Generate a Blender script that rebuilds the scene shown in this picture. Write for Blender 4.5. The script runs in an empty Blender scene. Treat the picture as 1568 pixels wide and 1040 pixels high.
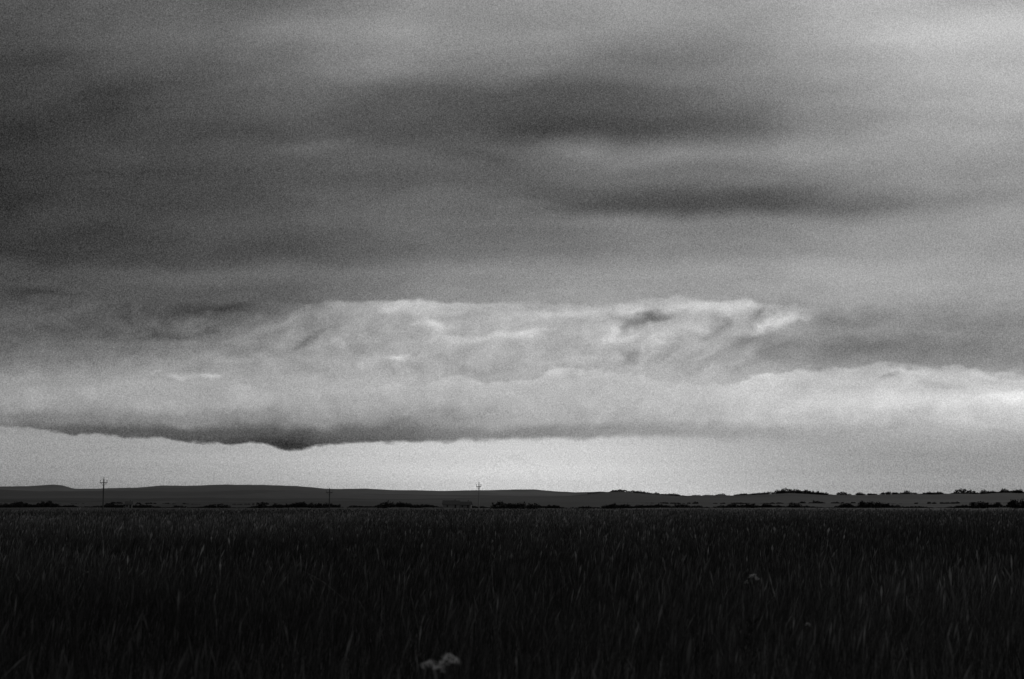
import bpy, math, random
import numpy as np
random.seed(7); rng=np.random.default_rng(11)
scene=bpy.context.scene
F=2178.0; HOR=768.0; CAMZ=1.7
TH=math.atan((HOR-520)/F)
def UV(px,py):
    uy=520-py; d=F*math.cos(TH)-uy*math.sin(TH)
    return (px-784)/d, (F*math.sin(TH)+uy*math.cos(TH))/d
def P(px,py):
    u,v=UV(px,py); return u*100,v*100
def px_of(U,V):
    return 784+F*U/(math.cos(TH)+V*math.sin(TH))
scene.view_settings.view_transform='Standard'
try: scene.view_settings.look='None'
except Exception: pass
# ---------------- camera
cam=bpy.data.cameras.new("camera"); co=bpy.data.objects.new("camera",cam)
scene.collection.objects.link(co); scene.camera=co
co.location=(0,0,CAMZ); co.rotation_euler=(math.pi/2+TH,0,0)
cam.sensor_width=36; cam.lens=36*F/1568; cam.clip_end=100000; cam.clip_start=0.05
cam.dof.use_dof=True; cam.dof.focus_distance=110; cam.dof.aperture_fstop=2.8
# ---------------- node expression helper
class X:
    nt=None
    def __init__(s,sock): s.s=sock
    @staticmethod
    def m(op,*a,clamp=False):
        n=X.nt.nodes.new('ShaderNodeMath'); n.operation=op; n.use_clamp=clamp
        for i,v in enumerate(a):
            if isinstance(v,X): X.nt.links.new(v.s,n.inputs[i])
            else: n.inputs[i].default_value=float(v)
        return X(n.outputs[0])
    def __add__(s,o): return X.m('ADD',s,o)
    __radd__=__add__
    def __sub__(s,o): return X.m('SUBTRACT',s,o)
    def __rsub__(s,o): return X.m('SUBTRACT',o,s)
    def __mul__(s,o): return X.m('MULTIPLY',s,o)
    __rmul__=__mul__
    def __truediv__(s,o): return X.m('DIVIDE',s,o)
def comb(x,y,z=0.0):
    n=X.nt.nodes.new('ShaderNodeCombineXYZ')
    for i,v in enumerate((x,y,z)):
        if isinstance(v,X): X.nt.links.new(v.s,n.inputs[i])
        else: n.inputs[i].default_value=v
    return X(n.outputs[0])
def noise(vec,scale,detail=2,rough=0.5,dist=0.0,dim='3D'):
    n=X.nt.nodes.new('ShaderNodeTexNoise'); n.noise_dimensions=dim
    X.nt.links.new(vec.s,n.inputs['Vector'])
    n.inputs['Scale'].default_value=scale; n.inputs['Detail'].default_value=detail
    n.inputs['Roughness'].default_value=rough; n.inputs['Distortion'].default_value=dist
    return X(n.outputs[0])
def noise2(vec,detail,rough=0.5,dist=0.0): return noise(vec,1.0,detail,rough,dist,'2D')
def ramp(t,stops,interp='LINEAR'):
    n=X.nt.nodes.new('ShaderNodeValToRGB'); X.nt.links.new(t.s,n.inputs[0])
    cr=n.color_ramp; cr.interpolation=interp
    e=cr.elements
    while len(e)>1: e.remove(e[-1])
    e[0].position=stops[0][0]; e[0].color=(stops[0][1],)*3+(1,)
    for p,v in stops[1:]:
        k=e.new(min(1,max(0,p))); k.color=(v,v,v,1)
    return X(n.outputs[0])
def mrange(v,a,b,c=0,d=1,smooth=True):
    n=X.nt.nodes.new('ShaderNodeMapRange'); n.interpolation_type='SMOOTHSTEP' if smooth else 'LINEAR'
    X.nt.links.new(v.s,n.inputs[0])
    for i,q in enumerate((a,b,c,d)):
        if isinstance(q,X): X.nt.links.new(q.s,n.inputs[i+1])
        else: n.inputs[i+1].default_value=q
    return X(n.outputs[0])
def mix(t,a,b): return a+(b-a)*t
# ---------------- sky
w=bpy.data.worlds.new("World"); scene.world=w; w.use_nodes=True
try: w.cycles.sampling_method='NONE'
except Exception as e: print(e)
nt=w.node_tree; X.nt=nt
for n in list(nt.nodes): nt.nodes.remove(n)
out=nt.nodes.new('ShaderNodeOutputWorld'); bg=nt.nodes.new('ShaderNodeBackground')
nt.links.new(bg.outputs[0],out.inputs[0]); bg.inputs[1].default_value=0.1
tc=nt.nodes.new('ShaderNodeTexCoord'); D=X(tc.outputs['Generated'])
sp=nt.nodes.new('ShaderNodeSeparateXYZ'); nt.links.new(D.s,sp.inputs[0])
dx,dy,dz=[X(o) for o in sp.outputs]
den=X.m('MAXIMUM',X.m('ABSOLUTE',dy),0.3)
U=dx/den*100; V=dz/den*100
Pv=comb(U,V)
w1=noise2(comb(U*0.10,V*0.26-U*0.02),2,0.45)-0.5
w2=noise2(comb(U*0.10+31.0,V*0.26),2,0.45)-0.5
w3=noise2(comb(U*0.55,V*0.95),3,0.5)-0.5
w4=noise2(comb(U*0.55+17.0,V*0.95+5.0),3,0.5)-0.5
low=mrange(V,P(0,400)[1],P(0,450)[1],0.25,1.0)
Uw=U+w1*5.5+w3*low*1.4
Vw=V+w2*1.5+w4*low*0.7
xs=[0,112,224,336,448,560,672,784,896,1008,1120,1232,1344,1456,1568]
T={
0:[88,92,97,101,110,134,140,147,156,156,144,168,184,174,170],
50:[76,83,94,107,128,146,146,141,147,144,141,162,178,188,190],
100:[67,74,86,100,119,130,128,120,118,119,129,147,166,180,182],
150:[61,65,74,86,98,97,92,84,82,88,108,132,156,170,174],
195:[59,62,68,74,84,86,80,73,72,82,106,130,150,160,162],
235:[59,63,72,84,96, 98,90,94,118,128,134,144,154,154,152],
270:[57,62,70,80,88, 88,88,94,107,114,118,126,140,146,148],
310:[55,59,68,79, 95,103,102, 98, 86, 81, 84, 95,116,131,142],
345:[55,60,70,79, 88, 98,105,110,126,132,130,140,152,154,152],
385:[60,66,73,79, 84, 92,102,112,121,129,134,142,152,154,154],
420:[76,81,92,103,110,117,130,142,146,148,150,158,164,160,158],
459:[79,81,87,92,104,122,146,153,150,150,154,162,164,160,158],
467:[83,84,86,91,116,162,182,172,168,173,185,170,156,154,151],
500:[94,91,96,112,134,164,178,178,173,180,184,162,140,140,144],
530:[100,104,113,130,150,166,172,176,175,172,164,144,131,134,138],
555:[113,122,135,150,166,173,173,172,168,165,162,147,140,142,146],
585:[145,152,158,166,171,170,169,169,174,176,169,176,182,186,190],
615:[156,160,163,164,163,160,162,173,183,188,188,195,201,205,207],
640:[128,130,134,136,142,145,150,162,172,177,182,184,184,184,184],
662:[102,94,87,86,91,102,116,131,143,150,157,164,166,166,166],
685:[85,80,75,73,78,91,108,125,138,147,155,162,164,162,162]}
C={
650:[150,154,158,165,174,184,190,194,194,186,172,160,153,152,152],
690:[152,156,161,169,180,192,200,205,206,194,178,162,154,152,152],
720:[148,152,159,166,178,192,202,210,211,200,182,163,155,151,151],
752:[132,137,145,154,166,178,190,198,202,198,184,166,156,151,147]}
UR=40.0
def field(tab,Usock,Vsock):
    ys=sorted(tab,reverse=True)
    t=X.m('ADD',Usock*(1/(2*UR)),0.5)
    acc=None; pv=None
    for y in ys:
        v=P(784,y)[1]; st=[]
        for j in range(17):
            uu=-36+j*4.5
            p=px_of(uu/100,v/100)
            st.append((uu/(2*UR)+0.5,float(np.interp(p,xs,tab[y]))/255))
        r=ramp(t,st,'B_SPLINE')
        if acc is None: acc=r
        else: acc=mix(mrange(Vsock,pv,v,0,1,True),acc,r)
        pv=v
    return acc
cloud=field(T,Uw,Vw)
clear=field(C,U,V)
t0=X.m('ADD',U*(1/(2*UR)),0.5)
def edge(pts,smooth='LINEAR',k=40.0):
    return ramp(t0,[(P(x,y)[0]/(2*UR)+0.5,P(x,y)[1]/k) for x,y in pts],smooth)*k
def amp(pts):
    return ramp(t0,[(P(x,500)[0]/(2*UR)+0.5,a) for x,a in pts],'EASE')
lump=noise2(comb(U*0.6,V*0.6),4,0.55)-0.5
def billow(k,ox,det=1):
    n=noise2(comb(U*k+ox+w3*k*0.9,V*k*1.25+ox+w4*k*0.9),det,0.5)
    return X.m('SQRT',X.m('ADD',X.m('POWER',X.m('ABSOLUTE',n-0.5),2.0),0.0009))*4.0
b1=billow(0.20,3.3); b2=billow(0.55,8.1); b3=billow(1.4,1.7,1)
bil_e=b1*0.55+b2*0.32+b3*0.14
st1=noise2(comb(Uw*0.08,Vw*0.30+3-U*0.02),2.5,0.5)-0.5
st2=noise2(comb(Uw*0.35,Vw*1.3+7-U*0.05),3,0.55)-0.5
cloud=cloud+st1*0.12+st2*(low*0.05-0.005)
band=mrange(V,P(0,600)[1],P(0,560)[1])*mrange(V,P(0,455)[1],P(0,470)[1])
bw=band*amp([(0,0.4),(350,0.8),(520,1),(1150,1),(1260,0.4),(1568,0.25)])
bil=noise2(comb(Uw*0.42+U*0.1,Vw*0.8-U*0.12),4,0.52,0.1)
cloud=cloud+(bil-0.49)*bw*0.22+(b2*0.6-0.25)*bw*0.02
e2=edge([(0,592),(110,590),(220,580),(330,580),(430,596),(520,594),(640,584),(700,569),(745,581),(800,577),(870,560),(950,566),(1040,582),(1130,584),(1180,574),(1230,566),(1300,563),(1350,556),(1400,555),(1460,562),(1568,576)],'EASE')
d2=e2-V+(bil_e-0.5)*0.75
m2=mrange(d2,-0.07,0.24)
a2=amp([(0,0.25),(200,0.35),(330,0.25),(450,0.15),(600,0.4),(700,0.85),(860,1),(980,0.6),(1060,0.3),(1150,0.9),(1350,1),(1568,0.9)])
fall=X.m('POWER',math.exp(-1),X.m('MAXIMUM',d2,0.0)*0.7)
cloud=cloud+m2*a2*(fall*0.095+0.005)-(1-m2)*a2*0.02*band
body=mrange(V,P(0,668)[1],P(0,640)[1])*m2
cloud=cloud+body*((b1*0.6+b2*0.4+b3*0.1)-0.5)*0.07
def blob(cx,cy,sx,sy,a,rot=0):
    global acc_b
    u,v=P(cx,cy)
    mp=nt.nodes.new('ShaderNodeMapping'); mp.vector_type='TEXTURE'
    nt.links.new(Pb.s,mp.inputs[0])
    mp.inputs['Location'].default_value=(u,v,0); mp.inputs['Rotation'].default_value=(0,0,math.radians(rot))
    mp.inputs['Scale'].default_value=(sx/21.8,sy/21.8,1)
    vm=nt.nodes.new('ShaderNodeVectorMath'); vm.operation='DOT_PRODUCT'
    nt.links.new(mp.outputs[0],vm.inputs[0]); nt.links.new(mp.outputs[0],vm.inputs[1])
    acc_b=acc_b+X.m('POWER',math.exp(-1),X(vm.outputs['Value']))*a
acc_b=lump*0.0
Pb=comb(U+w3*1.8+lump*0.9,V+w4*0.7+lump*0.65)
for b in [
 (620,470,45,8,0.14,2),(660,497,24,9,0.12,-8),(720,518,36,6,0.08,4),(775,512,26,7,0.08,6),(815,507,25,9,0.11,10),
 (830,484,30,7,0.08,3),(885,480,35,7,0.08,4),(935,505,20,14,0.11,35),(970,475,40,6,0.10,0),(955,518,30,7,0.08,12),(1005,516,22,7,0.07,8),
 (998,487,26,9,-0.27,12),(960,497,16,5,-0.12,30),(965,550,14,10,-0.11,60),(1080,470,50,9,0.10,2),(1130,474,24,9,0.14,8),
 (1105,498,22,7,-0.12,35),(1060,500,30,9,0.05,10),
 (1205,486,30,10,0.21,18),(1165,503,14,5,0.15,35),(1160,480,14,8,-0.12,40),(1150,520,40,9,-0.05,10),
 (1300,530,140,16,-0.05,-2),(1280,492,60,16,-0.05,0),
 (612,547,26,4,0.13,-3),(318,576,14,4.5,0.14,0),(280,578,26,3.5,0.10,4),(235,574,12,3,0.07,0),
 (1385,569,40,7,0.09,-2),(1520,575,50,5,0.09,-4),(1440,588,30,4,-0.07,-6),(1550,608,40,10,0.11,0),(1365,575,14,4,-0.11,20),
 (470,520,26,4,-0.11,35),(260,517,70,6,-0.08,0),(320,508,26,5,-0.07,20),(60,448,50,8,-0.08,0),(330,474,90,8,-0.08,2),
 (440,492,60,6,0.05,18),(150,620,60,10,-0.04,-4),
 (800,312,60,9,0.04,0),(480,224,60,10,0.05,5),(740,240,60,10,-0.04,-10),(900,230,50,12,0.05,0),
 (1060,318,200,12,-0.03,-1),(420,672,50,12,-0.07,0),(455,684,22,6,-0.07,0),(720,632,70,20,-0.05,5)]:
    blob(*b)
cloud=cloud+acc_b
e1=edge([(0,652),(60,658),(112,664),(224,671),(300,676),(345,682),(385,678),(415,681),(440,690),(465,685),(500,680),(560,678),(672,676),(784,672),(896,671),(950,668),(1008,669),(1120,672),(1232,675),(1344,677),(1568,680)])
wd=amp([(0,0.14),(500,0.16),(900,0.28),(1150,0.45),(1300,0.9),(1568,1.3)])
d1=V-e1+(noise2(comb(U*0.5,V*0.9),5,0.58)-0.5)*0.7
m1=mrange(d1,wd*-0.9,wd)
clear=clear+(noise2(comb(U*0.05,V*1.2),3,0.5)-0.5)*0.05
val=mix(m1,clear,cloud)
grain=noise(D,1250.0,1.0,0.6)-0.5
val=val+grain*0.30
lin=X.m('POWER',X.m('MAXIMUM',val,0.02),2.25)
sky=nt.nodes.new('ShaderNodeTexSky'); sky.sky_type='NISHITA'; sky.sun_disc=False
SEL=math.radians(28); SAZ=math.radians(30)
sky.sun_elevation=SEL; sky.sun_rotation=SAZ
bwn=nt.nodes.new('ShaderNodeRGBToBW'); nt.links.new(sky.outputs[0],bwn.inputs[0])
tot=lin*10.0+X(bwn.outputs[0])*0.001
nt.links.new(tot.s,bg.inputs[0])
sl=bpy.data.lights.new("sun",'SUN'); sl.energy=0.5; sl.angle=math.radians(15); sl.color=(1,0.985,0.965)
so=bpy.data.objects.new("sun",sl); scene.collection.objects.link(so)
from mathutils import Vector
sd=Vector((math.sin(SAZ)*math.cos(SEL),math.cos(SAZ)*math.cos(SEL),math.sin(SEL)))
so.rotation_euler=sd.to_track_quat('Z','Y').to_euler()
# ---------------- materials
def newmat(name):
    m=bpy.data.materials.new(name); m.use_nodes=True; X.nt=m.node_tree
    b=m.node_tree.nodes['Principled BSDF']; b.inputs['Roughness'].default_value=0.9
    b.inputs['Specular IOR Level'].default_value=0.1
    return m,b
def setcol(b,x): X.nt.links.new(x.s,b.inputs['Base Color'])
def geo_pos():
    g=X.nt.nodes.new('ShaderNodeNewGeometry'); return X(g.outputs['Position'])
def flatmat(name,c,var=0.25,scale=3.0):
    m,b=newmat(name); n=noise(geo_pos(),scale,4,0.6); setcol(b,(n-0.5)*(c*var*4)+c); return m
mg,b=newmat("ground_soil_fields_and_haze")
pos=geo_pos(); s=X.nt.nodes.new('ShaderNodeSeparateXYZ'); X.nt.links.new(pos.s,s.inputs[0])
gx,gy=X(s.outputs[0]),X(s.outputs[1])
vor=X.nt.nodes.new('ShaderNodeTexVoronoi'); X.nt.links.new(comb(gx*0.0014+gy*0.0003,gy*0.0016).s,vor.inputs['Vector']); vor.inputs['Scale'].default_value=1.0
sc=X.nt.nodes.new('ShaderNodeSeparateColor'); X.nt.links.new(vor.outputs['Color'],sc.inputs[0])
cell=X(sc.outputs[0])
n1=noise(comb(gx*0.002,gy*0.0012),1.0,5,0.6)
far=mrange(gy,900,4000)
far_haze=mrange(gy,4300,5300)  # aerial haze painted into the ground colour: farthest ridges made paler
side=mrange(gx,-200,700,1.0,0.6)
base=mix(far,X.m('ADD',n1*0.016+cell*0.018,0.002),n1*0.04+cell*cell*0.045+0.012+far_haze*0.032)
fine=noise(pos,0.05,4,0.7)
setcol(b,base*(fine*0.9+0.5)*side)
mgr,b=newmat("grass_blades")
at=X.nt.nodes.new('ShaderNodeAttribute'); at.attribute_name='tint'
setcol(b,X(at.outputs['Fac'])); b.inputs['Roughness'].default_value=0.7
mleaf,b=newmat("tree_foliage"); n=noise(geo_pos(),0.15,3,0.6); setcol(b,n*0.025+0.002)
mwood=flatmat("weathered_wood",0.05); mconc=flatmat("pole_concrete",0.18); mins=flatmat("porcelain_insulator",0.12)
mwall=flatmat("rendered_wall",0.12,0.15); mroof=flatmat("roof_tiles",0.05); mdark=flatmat("dark_window",0.02)
mstem=flatmat("plant_stem",0.04); mflo=flatmat("pale_florets",0.42,0.2,60)
# ---------------- terrain
def prof(px,pts):
    return np.interp(px,[p[0] for p in pts],[p[1] for p in pts])
ridgeL=[(-300,744),(0,745),(45,744),(78,742),(95,743),(112,748),(150,748),(215,746),(250,743),(300,743),(345,741.5),(400,743),(450,744),(500,748),(560,748),(610,750.5),(680,751),(740,750),(790,749.5),(820,749),(850,752),(880,753.5),(920,752),(960,757),(1100,760),(1800,760)]
ridgeM=[(-300,750),(0,750),(60,752),(120,752),(200,751),(260,753),(330,752),(400,750),(460,751),(520,754),(600,757),(700,758),(860,760),(1000,768),(1800,770)]
ridgeR=[(-300,762),(400,763),(700,763),(860,761),(900,757),(930,754),(955,753),(985,755),(1010,757),(1050,759),(1110,759),(1150,758),(1180,756),(1210,754),(1240,756),(1270,758),(1330,759),(1390,757),(1430,757),(1465,755),(1500,756),(1540,754),(1568,755),(1800,754)]
rk=[0,250,600,1000,1600,2500,3200,4200,5000,6500,9000,40000]
def rows(px):
    o=np.ones_like(px)
    M=prof(px,ridgeM)
    return [None,None,781*o,777.5*o,prof(px,[(0,771),(700,772),(900,770),(1568,769)]),prof(px,ridgeR),prof(px,ridgeR)+5,
            M,M+2.5,prof(px,ridgeL),762*o,767.5*o]
def Vpy(py):
    uy=520-py; return (F*math.sin(TH)+uy*math.cos(TH))/(F*math.cos(TH)-uy*math.sin(TH))
def terr(az,r):
    az=np.asarray(az,float); r=np.asarray(r,float)
    ca=np.clip(np.abs(az),0,math.radians(50)); 
    px=784+F*np.tan(np.clip(az,-math.radians(25),math.radians(25)))/math.cos(TH)
    R=rows(px); zs=[]
    for k,rr in enumerate(rk):
        if R[k] is None: zs.append(np.zeros_like(px))
        else: zs.append(CAMZ+rr*Vpy(R[k]))
    dep=np.where(np.abs(az)<math.radians(50),r*np.cos(ca),r*np.cos(math.radians(50)))
    z=np.zeros_like(px)
    for k in range(len(rk)-1):
        m=(dep>=rk[k])&(dep<=rk[k+1])
        t=(dep-rk[k])/(rk[k+1]-rk[k])
        z=np.where(m,zs[k]*(1-t)+zs[k+1]*t,z)
    x=r*np.sin(az); y=r*np.cos(az)
    a=np.clip((dep-400)/1500,0,1)
    z=z+a*(0.8*np.sin(x*0.011+1)*np.sin(y*0.006)+0.6*np.sin(x*0.027+y*0.004)+0.25*np.sin(x*0.08+y*0.02))
    return z
def tz(x,y): return float(terr(math.atan2(x,y),math.hypot(x,y)))
azs=np.radians(np.concatenate([np.arange(-180,-32,4),np.arange(-32,32,0.12),np.arange(32,180,4)]))
rs=np.concatenate([np.array([0.5,3,8,20,45,80,120,160,200]),np.geomspace(250,12000,130),np.array([16000,24000,39000])])
A,Rr=np.meshgrid(azs,rs); Z=terr(A,Rr)
verts=np.stack([Rr*np.sin(A),Rr*np.cos(A),Z],-1).reshape(-1,3)
na=len(azs); nr=len(rs); faces=[]
for i in range(nr-1):
    for j in range(na):
        j2=(j+1)%na
        faces.append((i*na+j,i*na+j2,(i+1)*na+j2,(i+1)*na+j))
faces.append(tuple(range(na))[::-1])
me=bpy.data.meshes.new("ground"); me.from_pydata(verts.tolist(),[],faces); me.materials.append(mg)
me.polygons.foreach_set('use_smooth',[True]*len(me.polygons)); me.update()
scene.collection.objects.link(bpy.data.objects.new("ground",me))
def trimesh(name,vs,tris,mat,tintv=None):
    me=bpy.data.meshes.new(name); n=len(vs); f=len(tris)
    me.vertices.add(n); me.vertices.foreach_set('co',np.asarray(vs,np.float32).ravel())
    me.loops.add(f*3); me.loops.foreach_set('vertex_index',np.asarray(tris,np.int32).ravel())
    me.polygons.add(f); me.polygons.foreach_set('loop_start',np.arange(0,f*3,3,dtype=np.int32))
    me.materials.append(mat)
    if tintv is not None:
        a=me.attributes.new('tint','FLOAT','POINT'); a.data.foreach_set('value',np.asarray(tintv,np.float32))
    me.update(calc_edges=True); me.validate()
    o=bpy.data.objects.new(name,me); scene.collection.objects.link(o); return o
# ---------------- grass field
NB=260000
rr=np.linspace(3.5,175,3000)
rho=np.where(rr<13,1.0,(13/rr)**1.25)*rr
cdf=np.cumsum(rho); cdf/=cdf[-1]
r=np.interp(rng.random(NB),cdf,rr); az=np.radians(rng.uniform(-27,27,NB))
x=r*np.sin(az); y=r*np.cos(az)
def lf(x,y):
    return (np.sin(x*0.35+1.3*np.sin(y*0.21))+np.sin(y*0.27+x*0.12+2)+np.sin(x*0.9+y*0.55)*0.6+np.sin(x*0.06-y*0.045)*1.2)/3.8
patch=lf(x,y)
seed=rng.random(NB)<0.22
H=rng.normal(0.66,0.10,NB)+patch*0.07; H=np.where(seed,H+rng.uniform(0.08,0.24,NB),H); H=np.clip(H,0.3,1.12)
tall=rng.random(NB)<0.035; H=np.where(tall,H+rng.uniform(0.05,0.22,NB),H)
big=rng.random(NB)<0.06
W=0.0045*np.maximum(1,(r/11)**0.9)*rng.uniform(0.7,1.4,NB)
W=np.where(big,W*2.1,W)
phi=rng.uniform(0,2*np.pi,NB); wx=np.cos(phi); wy=np.sin(phi)*0.5
la=rng.normal(0,0.14,NB)+0.06; lb=rng.normal(0,0.12,NB)
bend=np.where(seed,rng.uniform(0.02,0.14,NB),rng.uniform(0.05,0.4,NB))
bd=rng.normal(0.3,1.0,NB)*bend
VS=np.zeros((NB,9,3),np.float32); 
fr_leaf=[0,0.4,0.75,0.9,1.0]; fr_seed=[0,0.5,0.8,0.9,1.0]
wleaf=[0.8,1.0,0.75,0.4]; wseed=[0.3,0.28,0.4,1.7]
for k in range(5):
    f=np.where(seed,fr_seed[k],fr_leaf[k])
    cx=x+H*(la*f+bd*f*f); cy=y+H*(lb*f+bd*0.4*f*f); cz=H*(f-0.25*np.abs(bd)*f*f)-0.01
    if k<4:
        wk=np.where(seed,wseed[k],wleaf[k])*W*0.5
        VS[:,2*k]=np.stack([cx-wx*wk,cy-wy*wk,cz],-1); VS[:,2*k+1]=np.stack([cx+wx*wk,cy+wy*wk,cz],-1)
    else: VS[:,8]=np.stack([cx,cy,cz],-1)
tl=np.array([[0,1,3],[0,3,2],[2,3,5],[2,5,4],[4,5,7],[4,7,6],[6,7,8]],np.int32)
TR=(tl[None]+(np.arange(NB)*9)[:,None,None]).reshape(-1,3)
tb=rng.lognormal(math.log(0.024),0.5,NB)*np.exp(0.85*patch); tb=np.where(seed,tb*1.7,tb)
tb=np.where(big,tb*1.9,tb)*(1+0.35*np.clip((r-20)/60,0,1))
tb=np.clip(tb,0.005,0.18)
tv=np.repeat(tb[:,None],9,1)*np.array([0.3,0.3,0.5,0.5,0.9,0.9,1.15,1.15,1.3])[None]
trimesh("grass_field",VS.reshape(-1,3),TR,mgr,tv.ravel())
# ---------------- distant trees mass
TV=[];TT=[]
def leafclump(cx,cy,cz,rx,rz,n,size):
    for i in range(n):
        while True:
            a,b_,c=random.uniform(-1,1),random.uniform(-1,1),random.uniform(-1,1)
            if a*a+b_*b_+c*c<1: break
        p=(cx+a*rx,cy+b_*rx,cz+c*rz)
        k=len(TV)
        for q in range(3):
            TV.append((p[0]+random.gauss(0,size),p[1]+random.gauss(0,size),p[2]+random.gauss(0,size)))
        TT.append((k,k+1,k+2))
def tree(px,r_depth,wpx,hpx,zoff=0):
    u=(px-784)/F/math.cos(TH); X0=u*r_depth; Y0=r_depth
    s=r_depth/F; wd_=wpx*s; h=hpx*s
    nl=max(1,int(round(wd_/h*1.8)))
    for i in range(nl):
        f=(i+0.5)/nl-0.5
        hh=h*random.uniform(0.6,1.0)*(1-0.9*f*f)
        cx=X0+f*wd_*0.9; cy=Y0+random.uniform(-1,1)*wd_*0.1
        z=tz(cx,cy)-0.3
        rx=min(max(wd_/nl*0.7,hh*0.34),hh*0.8)
        leafclump(cx,cy,z+hh*0.36,rx*1.2,hh*0.38,64,h*0.10)
        leafclump(cx+random.uniform(-.3,.3)*rx,cy,z+hh*0.68,rx*0.7,hh*0.27,36,h*0.075)
        k=len(TV); t=0.12+h*0.02
        TV.extend([(cx-t,cy,z-1),(cx+t,cy,z-1),(cx+t*0.4,cy,z+hh*0.7),(cx-t*0.4,cy,z+hh*0.7),(cx,cy-t,z-1),(cx,cy+t,z-1)])
        TT.extend([(k,k+1,k+2),(k,k+2,k+3),(k+4,k+5,k+2)])
for px,rd,wp,hp in [(590,820,18,14),(490,850,26,12),(765,780,26,15),(790,800,30,16),(815,790,16,13),(1145,900,15,12),(1212,900,18,12),
    (1325,900,34,15),(1490,820,28,18),(1552,800,38,19),(1290,900,18,11),(1040,950,24,10),(430,900,18,10),(405,900,10,12),(640,880,20,9),(930,880,22,9),
    (1200,2480,16,10),(1212,2480,14,8),(1188,2480,13,8),(1232,2480,20,7.5),(1250,2480,14,6),(1283,2480,16,7),(1310,2480,10,5),(1382,2490,11,8),(1463,2480,18,10.5),(1478,2480,14,8),(1530,2480,12,8),(1547,2480,18,7),
    (945,2490,22,4.5),(975,2490,26,5),(1030,2490,18,5),(1500,2480,16,7),(1420,2490,18,5.5),(1350,2490,14,5),(1100,2490,16,4.5)]:
    tree(px,rd,wp,hp)
def hedge(x0,x1,rd,h,dens,step):
    p=x0; ph=random.uniform(0,6)
    while p<x1:
        env=0.75+0.35*math.sin(p*0.035+ph)+0.2*math.sin(p*0.11+ph*2)
        if random.random()<dens: tree(p+random.uniform(-1,1)*step*.4,rd*(1+0.012*math.sin(p*0.02)),h*random.uniform(0.9,2.2),h*env*random.uniform(0.5,1.2))
        p+=step*random.uniform(0.5,1.5)
hedge(-60,90,900,11,1,4); hedge(90,330,950,8,0.9,4); hedge(330,520,950,9,0.9,4); hedge(520,900,980,8,0.85,4)
hedge(900,1640,950,8,0.9,4); hedge(900,1640,2492,4.2,0.85,3); hedge(1180,1260,2480,6,0.9,4); hedge(1360,1640,2480,5.5,0.5,5)
hedge(980,1640,1450,4.5,0.6,5); hedge(100,500,1500,3.5,0.5,5)
trimesh("distant_trees",TV,TT,mleaf)
# ---------------- modelled small objects
def joined(name,parts,parent=None,loc=(0,0,0)):
    V_=[];F_=[];M_=[]
    for v,f,mi in parts:
        k=len(V_); V_+=v; F_+=[tuple(i+k for i in q) for q in f]; M_+=[mi]*len(f)
    me=bpy.data.meshes.new(name); me.from_pydata(V_,[],F_)
    for m in joined.mats: me.materials.append(m)
    me.polygons.foreach_set('material_index',M_); me.update()
    o=bpy.data.objects.new(name,me); o.location=loc; scene.collection.objects.link(o)
    if parent: o.parent=parent
    return o
def tube(p0,p1,r0,r1,mi,n=8):
    a=Vector(p0);b_=Vector(p1);d=(b_-a).normalized(); u=d.orthogonal().normalized(); v=d.cross(u)
    vs=[];
    for c,r_ in((a,r0),(b_,r1)):
        for i in range(n):
            t=2*math.pi*i/n; vs.append(tuple(c+u*(r_*math.cos(t))+v*(r_*math.sin(t))))
    fs=[(i,(i+1)%n,n+(i+1)%n,n+i) for i in range(n)]+[tuple(range(n))[::-1],tuple(range(n,2*n))]
    return vs,fs,mi
def box(c,h,mi):
    cx,cy,cz=c;a,b_,d=h
    vs=[(cx+i*a,cy+j*b_,cz+k*d) for i in(-1,1) for j in(-1,1) for k in(-1,1)]
    fs=[(0,1,3,2),(4,6,7,5),(0,4,5,1),(2,3,7,6),(0,2,6,4),(1,5,7,3)]
    return vs,fs,mi
def pole(px,depth,ytop,mat,rot,k=1.0):
    u=(px-784)/F/math.cos(TH); x0=u*depth; z0=tz(x0,depth)
    H_=CAMZ+depth*Vpy(ytop)-z0
    joined.mats=[mat,mins,mwood]
    parts=[tube((0,0,-0.8),(0,0,H_-0.5),0.21*k,0.16*k,0),box((0,0.2,H_-1.55),(1.05*k,0.06,0.10),2)]
    for xx in(-0.95*k,0.95*k):
        parts.append(tube((xx,0.2,H_-1.45),(xx,0.2,H_-1.1),0.04,0.04,0)); parts.append(tube((xx,0.2,H_-1.15),(xx,0.2,H_-0.8),0.13,0.08,1))
    parts.append(tube((0,0,H_-0.5),(0,0,H_-0.3),0.05,0.05,0)); parts.append(tube((0,0,H_-0.3),(0,0,H_),0.14,0.09,1))
    for s_ in(-1,1): parts.append(tube((s_*0.75*k,0.2,H_-1.65),(s_*0.06,0.17,H_-2.4),0.04,0.04,0))
    o=joined("utility_pole",parts,None,(x0,depth,z0)); o.rotation_euler=(0,0,rot)
pole(166,410,731,mwood,0.5); pole(508,470,747,mwood,0.5,1.05); pole(734,470,738,mconc,0.55,0.9)
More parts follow.
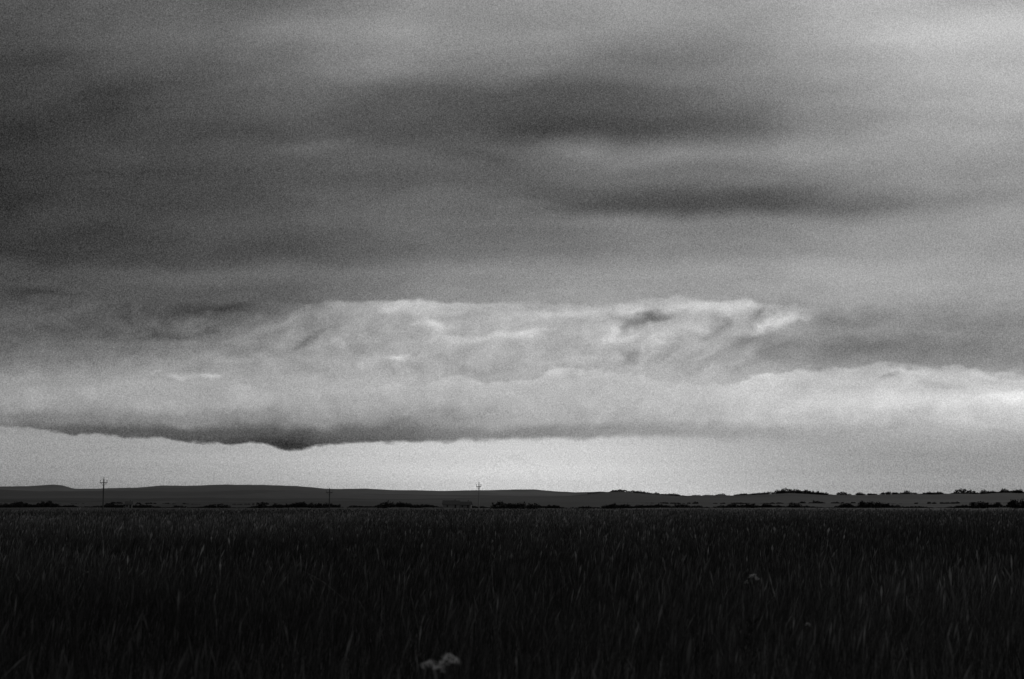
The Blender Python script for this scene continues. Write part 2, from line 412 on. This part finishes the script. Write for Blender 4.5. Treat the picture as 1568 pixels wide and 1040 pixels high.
def farm(name,px,depth,L,Wd,Hh,rot):
    u=(px-784)/F/math.cos(TH); x0=u*depth; z0=tz(x0,depth)
    e=bpy.data.objects.new(name,None); scene.collection.objects.link(e); e.location=(x0,depth,z0); e.rotation_euler=(0,0,rot)
    joined.mats=[mwall,mroof,mdark]
    joined("walls",[box((0,0,Hh/2-0.3),(L/2,Wd/2,Hh/2+0.3),0),([(-L/2,-Wd/2,Hh),(-L/2,Wd/2,Hh),(-L/2,0,Hh+Wd*0.38),(L/2,-Wd/2,Hh),(L/2,Wd/2,Hh),(L/2,0,Hh+Wd*0.38)],[(0,1,2),(3,5,4)],0)],e)
    a=L/2+0.4;b_=Wd/2+0.4;zt=Hh+Wd*0.38+0.12;zb=Hh-0.18
    joined("roof",[([(-a,-b_,zb),(a,-b_,zb),(a,0,zt),(-a,0,zt),(-a,b_,zb),(a,b_,zb),(-a,-b_,zb+.15),(a,-b_,zb+.15),(a,0,zt+.15),(-a,0,zt+.15),(-a,b_,zb+.15),(a,b_,zb+.15)],
      [(0,1,2,3),(3,2,5,4),(6,9,8,7),(9,10,11,8),(0,6,7,1),(4,5,11,10),(0,3,9,6),(3,4,10,9),(1,7,8,2),(2,8,11,5)],1)],e)
    nw=max(2,int(L/4))
    joined("windows",[box((-L/2+(i+0.5)*L/nw,-Wd/2-0.01,Hh*0.55),(0.5,0.03,0.6),2) for i in range(nw) if i!=nw//2],e)
    joined("door",[box((-L/2+(nw//2+0.5)*L/nw,-Wd/2-0.01,1.0),(0.5,0.035,1.0),2)],e)
    joined("chimney",[box((L*0.25,0.5,zt+0.3),(0.35,0.35,0.8),0)],e)
farm("farmhouse",205,860,3.8,3.5,2.4,0.2)
farm("barn",692,900,10,6,2.2,0.1); farm("barn",714,905,7,5,2.0,-0.1)
def umbel(px,py,depth,diam,heads):
    u,v=UV(px,py); x0=u*depth; zt=CAMZ+depth*v
    parts=[]; joined.mats=[mstem,mflo]
    for hx,hz,dm in heads:
        top=Vector((hx,random.uniform(-0.03,0.03),zt+hz)); base=Vector((hx*0.15,0,0.45*zt))
        hub=top-Vector((0,0,dm*0.55))
        parts.append(tube(tuple(base),tuple(hub),0.004,0.003,0,6))
        for i in range(22):
            a=2.399*i; q=math.sqrt((i+0.5)/22)*dm/2
            tip=top+Vector((q*math.cos(a),q*math.sin(a),-q*q/dm*1.6+random.uniform(-0.01,0.01)))
            parts.append(tube(tuple(hub),tuple(tip),0.0012,0.0009,0,4))
            for k in range(12):
                c=tip+Vector((random.gauss(0,dm*0.05),random.gauss(0,dm*0.05),random.gauss(0,dm*0.045)))
                s_=dm*0.035
                n_=Vector((random.gauss(0,.8),random.gauss(-.4,.8),1)).normalized(); t_=n_.orthogonal().normalized(); b2=n_.cross(t_)
                ring=[tuple(c+t_*(s_*(1 if j%2 else .55)*math.cos(j*math.pi/5))+b2*(s_*(1 if j%2 else .55)*math.sin(j*math.pi/5))) for j in range(10)]
                parts.append((ring,[tuple(range(10))],1))
    parts.append(tube((0,0,-0.02),(0,0,0.45*zt),0.006,0.004,0,6))
    for i in range(10):
        z=random.uniform(0.1,0.5)*zt; a=random.uniform(0,6.28); L=random.uniform(.08,.18)
        c=Vector((0,0,z)); d=Vector((math.cos(a),math.sin(a),0.5)); s2=Vector((-math.sin(a),math.cos(a),0))
        for k in range(5):
            p=c+d*(L*k/5)
            parts.append(([tuple(p),tuple(p+d*L*0.22+s2*L*0.25),tuple(p+d*L*0.3)],[(0,1,2)],0))
            parts.append(([tuple(p),tuple(p+d*L*0.22-s2*L*0.25),tuple(p+d*L*0.3)],[(0,1,2)],0))
    joined("wildflower",parts,None,(x0,depth,0))
umbel(672,1008,6.6,0.1,[(-0.045,-0.015,0.08),(0.045,0.012,0.09),(0.0,-0.03,0.055)])
umbel(1152,879,14.5,0.06,[(0,0,0.08),(0.05,-0.04,0.05),(-0.06,-0.07,0.04)])
umbel(1238,955,10,0.05,[(0,0,0.04)])
print("tris grass",len(TR),"trees",len(TT))
